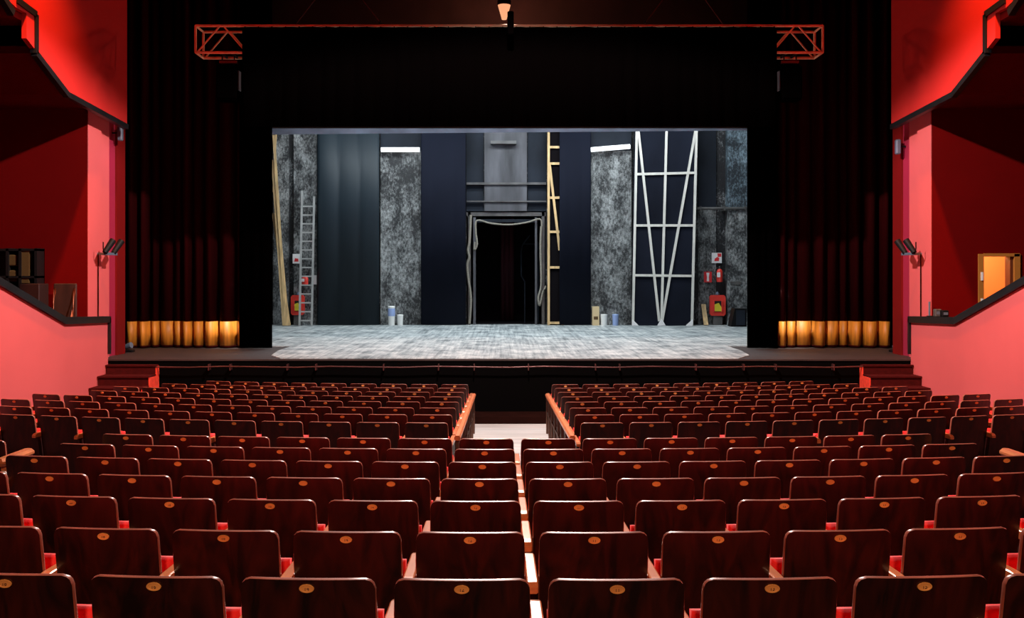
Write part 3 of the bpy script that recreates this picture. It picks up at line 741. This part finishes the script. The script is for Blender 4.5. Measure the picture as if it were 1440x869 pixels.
def pillow(w, h, t, n=6, e=.35):
    """soft rectangular pad in the x-z plane, centred, thickness along y"""
    m = MB(); g = [(-1 + 2*i/n) for i in range(n+1)]
    for sgn in (-1, 1):
        vs = []
        for b_ in g:
            for a_ in g:
                k = ((1 - a_**4) * (1 - b_**4)) ** e
                vs.append((a_*w/2, sgn*t/2*(.45 + .55*k), b_*h/2))
        fs = []
        for j in range(n):
            for i in range(n):
                q = (j*(n+1)+i, j*(n+1)+i+1, (j+1)*(n+1)+i+1, (j+1)*(n+1)+i); fs.append(q if sgn < 0 else q[::-1])
        m.add(vs, fs, True)
    N = (n+1)**2; ring = [i for i in range(n+1)] + [j*(n+1)+n for j in range(1, n+1)] + [n*(n+1)+i for i in range(n-1, -1, -1)] + [j*(n+1) for j in range(n-1, 0, -1)]
    k = len(ring)
    for i in range(k):
        a_, b_ = ring[i], ring[(i+1) % k]; m.f.append((b_, a_, a_+N, b_+N)); m.sm.append(True)
    return m
me_back = back_mesh()
pd = pillow(.43, .40, .036); pd.v = [(x, y + (.21 - z)*.17 + .068 - .016, z + .62) for x, y, z in pd.v]; me_pad = pd.mesh('back_pad', M_cush)
cu = pillow(.468, .31, .10)
c_, s_ = math.cos(math.radians(-7)), math.sin(math.radians(-7))
cu.v = [(x, c_*y - s_*z + .235, s_*y + c_*z + .515) for x, y, z in cu.v]; me_cush = cu.mesh('seat_cushion', M_cush)
am = MB()
ap = [(-.05, .605), (-.05, .632), (-.03, .652), (.02, .658), (.38, .664), (.425, .655), (.448, .63), (.44, .60), (.38, .612)]
def inset(d): return d
prof_n = len(ap)
vs = []
for xx, k in ((-.025, .82), (-.019, 1), (.019, 1), (.025, .82)):
    cy, cz = .2, .635
    vs += [(xx, cy + (y-cy)*(1 if k == 1 else .985), cz + (z-cz)*k) for y, z in ap]
fs = [tuple(range(prof_n)), tuple(range(4*prof_n-1, 3*prof_n-1, -1))]
for r_ in range(3):
    for i in range(prof_n): fs.append((r_*prof_n+i, (r_+1)*prof_n+i, (r_+1)*prof_n+(i+1) % prof_n, r_*prof_n+(i+1) % prof_n))
am.add(vs, fs, False); me_arm = am.mesh('armrest', M_arm)
me_side = MB().prism([(.04, 0), (.34, 0), (.36, .30), (.40, .61), (.0, .61), (.05, .30)], 'x', -.014, .014).mesh('side_panel', M_panel)
pm = MB(); n_ = 20
for k_, (rx, rz, y) in enumerate(((.0275, .0165, 0), (.0265, .0155, -.004), (.0215, .0115, -.004), (.0205, .0105, -.003))):
    pm.v += [(rx*math.cos(2*PI*i/n_), y, rz*math.sin(2*PI*i/n_)) for i in range(n_)]
for r_ in range(3):
    for i in range(n_): pm.f.append((r_*n_+i, r_*n_+(i+1) % n_, (r_+1)*n_+(i+1) % n_, (r_+1)*n_+i)); pm.sm.append(False)
pm.f.append(tuple(range(3*n_, 4*n_))); pm.sm.append(False)
zz = .829
pm.v = [(x, y + z*-.17 + (SEAT_H-zz)*.17 - .0175, z + zz) for x, y, z in pm.v]
me_plaque = pm.mesh('number_plate', M_brass)
PARTS = [('backrest', me_back), ('back_pad', me_pad), ('seat_cushion', me_cush), ('side_panel', me_side), ('armrest', me_arm), ('number_plate', me_plaque)]

def part(name, me, parent, loc=None):
    o = bpy.data.objects.new(name, me); o.parent = parent; COL.objects.link(o)
    if loc: o.location = loc
    return o
digit_mesh = {}
def digits(n):
    if n not in digit_mesh:
        cv = bpy.data.curves.new('number', 'FONT'); cv.body = str(n); cv.size = .019; cv.extrude = .0006; cv.align_x = 'CENTER'; cv.align_y = 'CENTER'; cv.resolution_u = 2
        cv.materials.append(M_digit); tmp = bpy.data.objects.new('number', cv); COL.objects.link(tmp)
        bpy.context.view_layer.update()
        me = bpy.data.meshes.new_from_object(tmp.evaluated_get(bpy.context.evaluated_depsgraph_get())); me.name = 'number'
        bpy.data.objects.remove(tmp); digit_mesh[n] = me
    return digit_mesh[n]
ORD = ['first', 'second', 'third', 'fourth', 'fifth', 'sixth', 'seventh', 'eighth', 'ninth', 'tenth', 'eleventh', 'twelfth', 'thirteenth']
def seat(Y0, z, sarc, label, group, end, number=None):
    th = sarc / R_ARC
    x, y = R_ARC*math.sin(th), Y0 + R_ARC*(1 - math.cos(th))
    t = thing('theatre_seat', label, 'seat', (x, y, z), th, group)
    for nme, me in PARTS:
        if nme in ('armrest', 'side_panel'): part(nme, me, t, (-PITCH/2, 0, 0))
        else:
            o = part(nme, me, t)
            if nme == 'number_plate' and number:
                d = bpy.data.objects.new('number', digits(number)); d.parent = o; COL.objects.link(d)
                d.location = (0, (SEAT_H-.829)*.17 - .0175 - .0035, .829); d.rotation_euler = (PI/2 - math.atan(.17), 0, 0)
    if end:
        part('side_panel', me_side, t, (PITCH/2, 0, 0)); part('armrest', me_arm, t, (PITCH/2, 0, 0))
    return t
n_rear = [5, 6, 7, 7, 7, 7, 7]
for i, (Y0, z) in enumerate(REAR):
    for s in (-1, 1):
        for k in range(n_rear[i]):
            sx = s*(PITCH/2 + k*PITCH)
            seat(Y0, z, sx, 'dark wooden theatre seat, %s row from bottom of photo, %s %s of centre gap' % (ORD[i], ORD[k], SIDE[s]),
                 'rear stalls seats', s > 0 and k == n_rear[i]-1, (12 + 2*k if s < 0 else 11 + 2*k) if i < 3 else None)
n_front = [11, 11, 12, 12, 11, 11, 10, 9]
for j, (Y0, z) in enumerate(FRONT):
    for s in (-1, 1):
        for k in range(n_front[j]):
            sx = s*(.985 + k*PITCH)
            e = (k == 0) if s < 0 else (k == n_front[j]-1)
            seat(Y0, z, sx, 'dark wooden theatre seat %s of aisle, %s row from stage, %s from aisle' % (SIDE[s], ORD[7-j], ORD[k]), 'front stalls seats', e)

# end panels of the side blocks, seen at the picture's edges beside the cross aisle
for s in (-1, 1):
    t = thing('side_seat', 'orange wooden end panel and armrest of a side block seat, beside the %s cross aisle' % SIDE[s], 'seat', (s*4.47, 9.0, REAR[6][1]), 0, 'side block seats')
    c = t.location
    xs_ = s*4.47
    local(t, MB().cbox((xs_-.03, 8.95, c.z), (xs_+.03, 9.40, c.z+.66), .012), 'end_panel', M_arm)
    local(t, MB().cbox((xs_-.05, 8.88, c.z+.66), (xs_+.05, 9.46, c.z+.73), .025), 'armrest', M_arm)
    local(t, MB().lathe([(.035, 0), (.035, .006), (.03, .008)], (xs_ - .0, 8.95, c.z+.58), 16, Matrix.Rotation(PI/2, 3, 'X')), 'row_plate', M_signw, 'round white row plate')
    xb = xs_ + s*.28
    for nme, me in PARTS[:3]:
        o = part(nme, me, t, (s*.28, .05, 0))
    part('side_panel', me_side, t, (s*.56, .05, 0)); part('armrest', me_arm, t, (s*.56, .05, 0))

# ------------------------------------------------------------------ things on the side walls and in the boxes
for s, l in ((-1, 'pair of black spotlights on bracket on the left pink pilaster'), (1, 'pair of black spotlights on bracket on the right pink pilaster')):
    y = 20.0; x = s*(XW - .0)
    zc_ = CZ + 26*y/F
    t = thing('wall_spotlights', l, 'spotlight', (x, y, zc_), 0, 'wall spotlights')
    xi = x - s*.25
    local(t, MB().bar((x, y, zc_), (xi, y, zc_), .05), 'bracket', M_lampg)
    local(t, MB().bar((xi, y-.28, zc_), (xi, y+.30, zc_), .05), 'crossbar', M_lampg)
    for dy in (-.24, .20):
        a_ = Vector((xi, y+dy-.05, zc_+.02)); b_ = a_ + Vector((-s*.10, .16, .24))
        local(t, MB().tube([a_, a_*.4+b_*.6, b_], [.05, .06, .065], 10), 'lamp_head', M_lampb)
    local(t, MB().tube([(xi, y-.28, zc_), (xi, y-.36, zc_+.08), (xi, y-.36, zc_+.22)], .012, 6), 'yoke', M_lampb)
    local(t, MB().tube([(x-s*.02, y-.02, zc_), (x-s*.02, y-.02, ST_Z+.6)], .012, 6), 'cable', M_kick)
# left box: rack of gear and a wooden armchair
yr = YC - .35
a, b = W(-30, 405, yr), W(52, 349, yr)
zf = 1.15
t = thing('gear_rack', 'black open rack holding ochre cases in the left box', 'rack', ((a.x+b.x)/2, yr, zf))
for x in (a.x, W(8, 0, yr).x, W(26, 0, yr).x, b.x-.05): local(t, MB().box((x, yr, zf), (x+.05, yr+.32, b.z)), 'upright', M_shelf)
for z in (zf+.05, zf+.6, CZ - 8*yr/F, b.z-.05): local(t, MB().box((a.x, yr, z), (b.x, yr+.32, z+.04)), 'shelf', M_shelf)
local(t, MB().box((a.x, yr+.3, zf), (b.x, yr+.32, b.z)), 'back_panel', M_shelf)
p, q = W(29, 398, yr), W(40, 351, yr)
tag(MB().box((p.x, yr+.02, p.z), (q.x, yr+.28, q.z)).build('equipment_case', M_ochre), 'tall ochre case standing in the black rack', 'case')
for py_, l in ((374, 'upper small ochre case in the black rack'), (396, 'lower small ochre case in the black rack')):
    p, q = W(10, py_, yr), W(23, py_-16, yr)
    tag(MB().cbox((p.x, yr+.04, p.z), (q.x, yr+.26, q.z), .02).build('equipment_case', M_ochre), l, 'case')
yr = 18.9
a, b = W(60, 445, yr), W(93, 399, yr)
t = thing('box_armchair', 'brown wooden armchair behind the parapet of the left box', 'chair', ((a.x+b.x)/2, yr, zf))
local(t, MB().cbox((a.x, yr+.45, zf+.5), (b.x, yr+.50, b.z), .015), 'backrest', M_chair)
local(t, MB().cbox((a.x, yr, zf+.40), (b.x, yr+.48, zf+.46), .015), 'seat', M_chair)
for x in (a.x+.02, b.x-.05):
    for y in (yr+.02, yr+.43): local(t, MB().box((x, y, zf), (x+.04, y+.04, zf+.42)), 'leg', M_chair)
for x in (a.x+.02, b.x-.04):
    local(t, MB().tube([(x, yr+.47, b.z-.1), (x+.02, yr+.3, zf+.85), (x+.05, yr+.1, zf+.66), (x+.08, yr, zf+.64)], .03, 8), 'arm', M_chairl)
a, b = W(27, 445, 18.75), W(55, 399, 18.75)
t = thing('low_cabinet', 'low dark brown cabinet between the rack and the armchair', 'cabinet', ((a.x+b.x)/2, 18.75, zf))
local(t, MB().cbox((a.x, 18.75, zf+.06), (b.x, 19.15, b.z), .012), 'body', mat('dark_brown_cabinet', (.02, .005, .004), .5))
local(t, MB().box((a.x+.03, 18.78, zf), (b.x-.03, 19.1, zf+.06)), 'plinth', M_shelf)
# right box: small gear on the ledge
for y, w, h, m_, l, nm in ((19.47, .04, .28, M_lampg, 'thin grey stand at the end of the right box ledge', 'thin_stand'), (19.14, .12, .14, M_steel, 'small grey box on the right box ledge', 'small_box'), (18.84, .12, .12, M_lampb, 'small black box on the right box ledge', 'small_box')):
    z = CZ - .915 - .07*(y - 18.14)/2.03 + .127
    t = thing(nm, l, 'stand' if nm == 'thin_stand' else 'box', (7.95, y, z))
    if nm == 'thin_stand':
        local(t, MB().box((7.89, y-.06, z), (8.0, y+.02, z+.015)), 'foot', M_lampb)
        local(t, MB().tube([(7.93, y-.02, z+.01), (7.93, y-.02, z+h)], w/2, 8), 'stem', m_)
    else:
        local(t, MB().cbox((7.95-w/2, y-.06, z), (7.95+w/2, y+.06, z+h), .012), 'body', m_)
        local(t, MB().box((7.95-w/3, y-.064, z+h*.3), (7.95+w/3, y-.058, z+h*.7)), 'front_panel', M_lampg)
# small lamps on the proscenium corners at balcony level
for s, py_, l in ((-1, 187, 'small pale lamp at the left proscenium corner below the balcony'), (1, 206, 'small pale lamp at the right proscenium corner below the balcony')):
    y = 21.0
    c = Vector((s*7.93, y, CZ + (383-py_)*y/F))
    t = thing('corner_lamp', l, 'lamp', c, 0, 'proscenium corner lamps')
    local(t, MB().cbox(c + Vector((-.05, -.06, -.16)), c + Vector((.05, .06, .14)), .02), 'housing', M_lampg)
    local(t, MB().bar(c, c + Vector((s*.2, 0, 0)), .03), 'bracket', M_lampb)
# small gear on the apron corners
for px, py_, l in ((178, 491, 'small grey floor lamp on the left apron corner'), (1262, 491, 'small grey floor lamp on the right apron corner')):
    c = W(px, py_, 22.0); c.z = ST_Z
    t = thing('floor_lamp', l, 'lamp', c, 0, 'apron floor lamps')
    local(t, MB().cbox(c + Vector((-.16, -.08, 0)), c + Vector((.16, .08, .05)), .015), 'base', M_lampb)
    local(t, MB().tube([c + Vector((-.1, 0, .09)), c + Vector((.12, -.05, .15))], [.05, .07], 10), 'lamp_head', M_lampg)
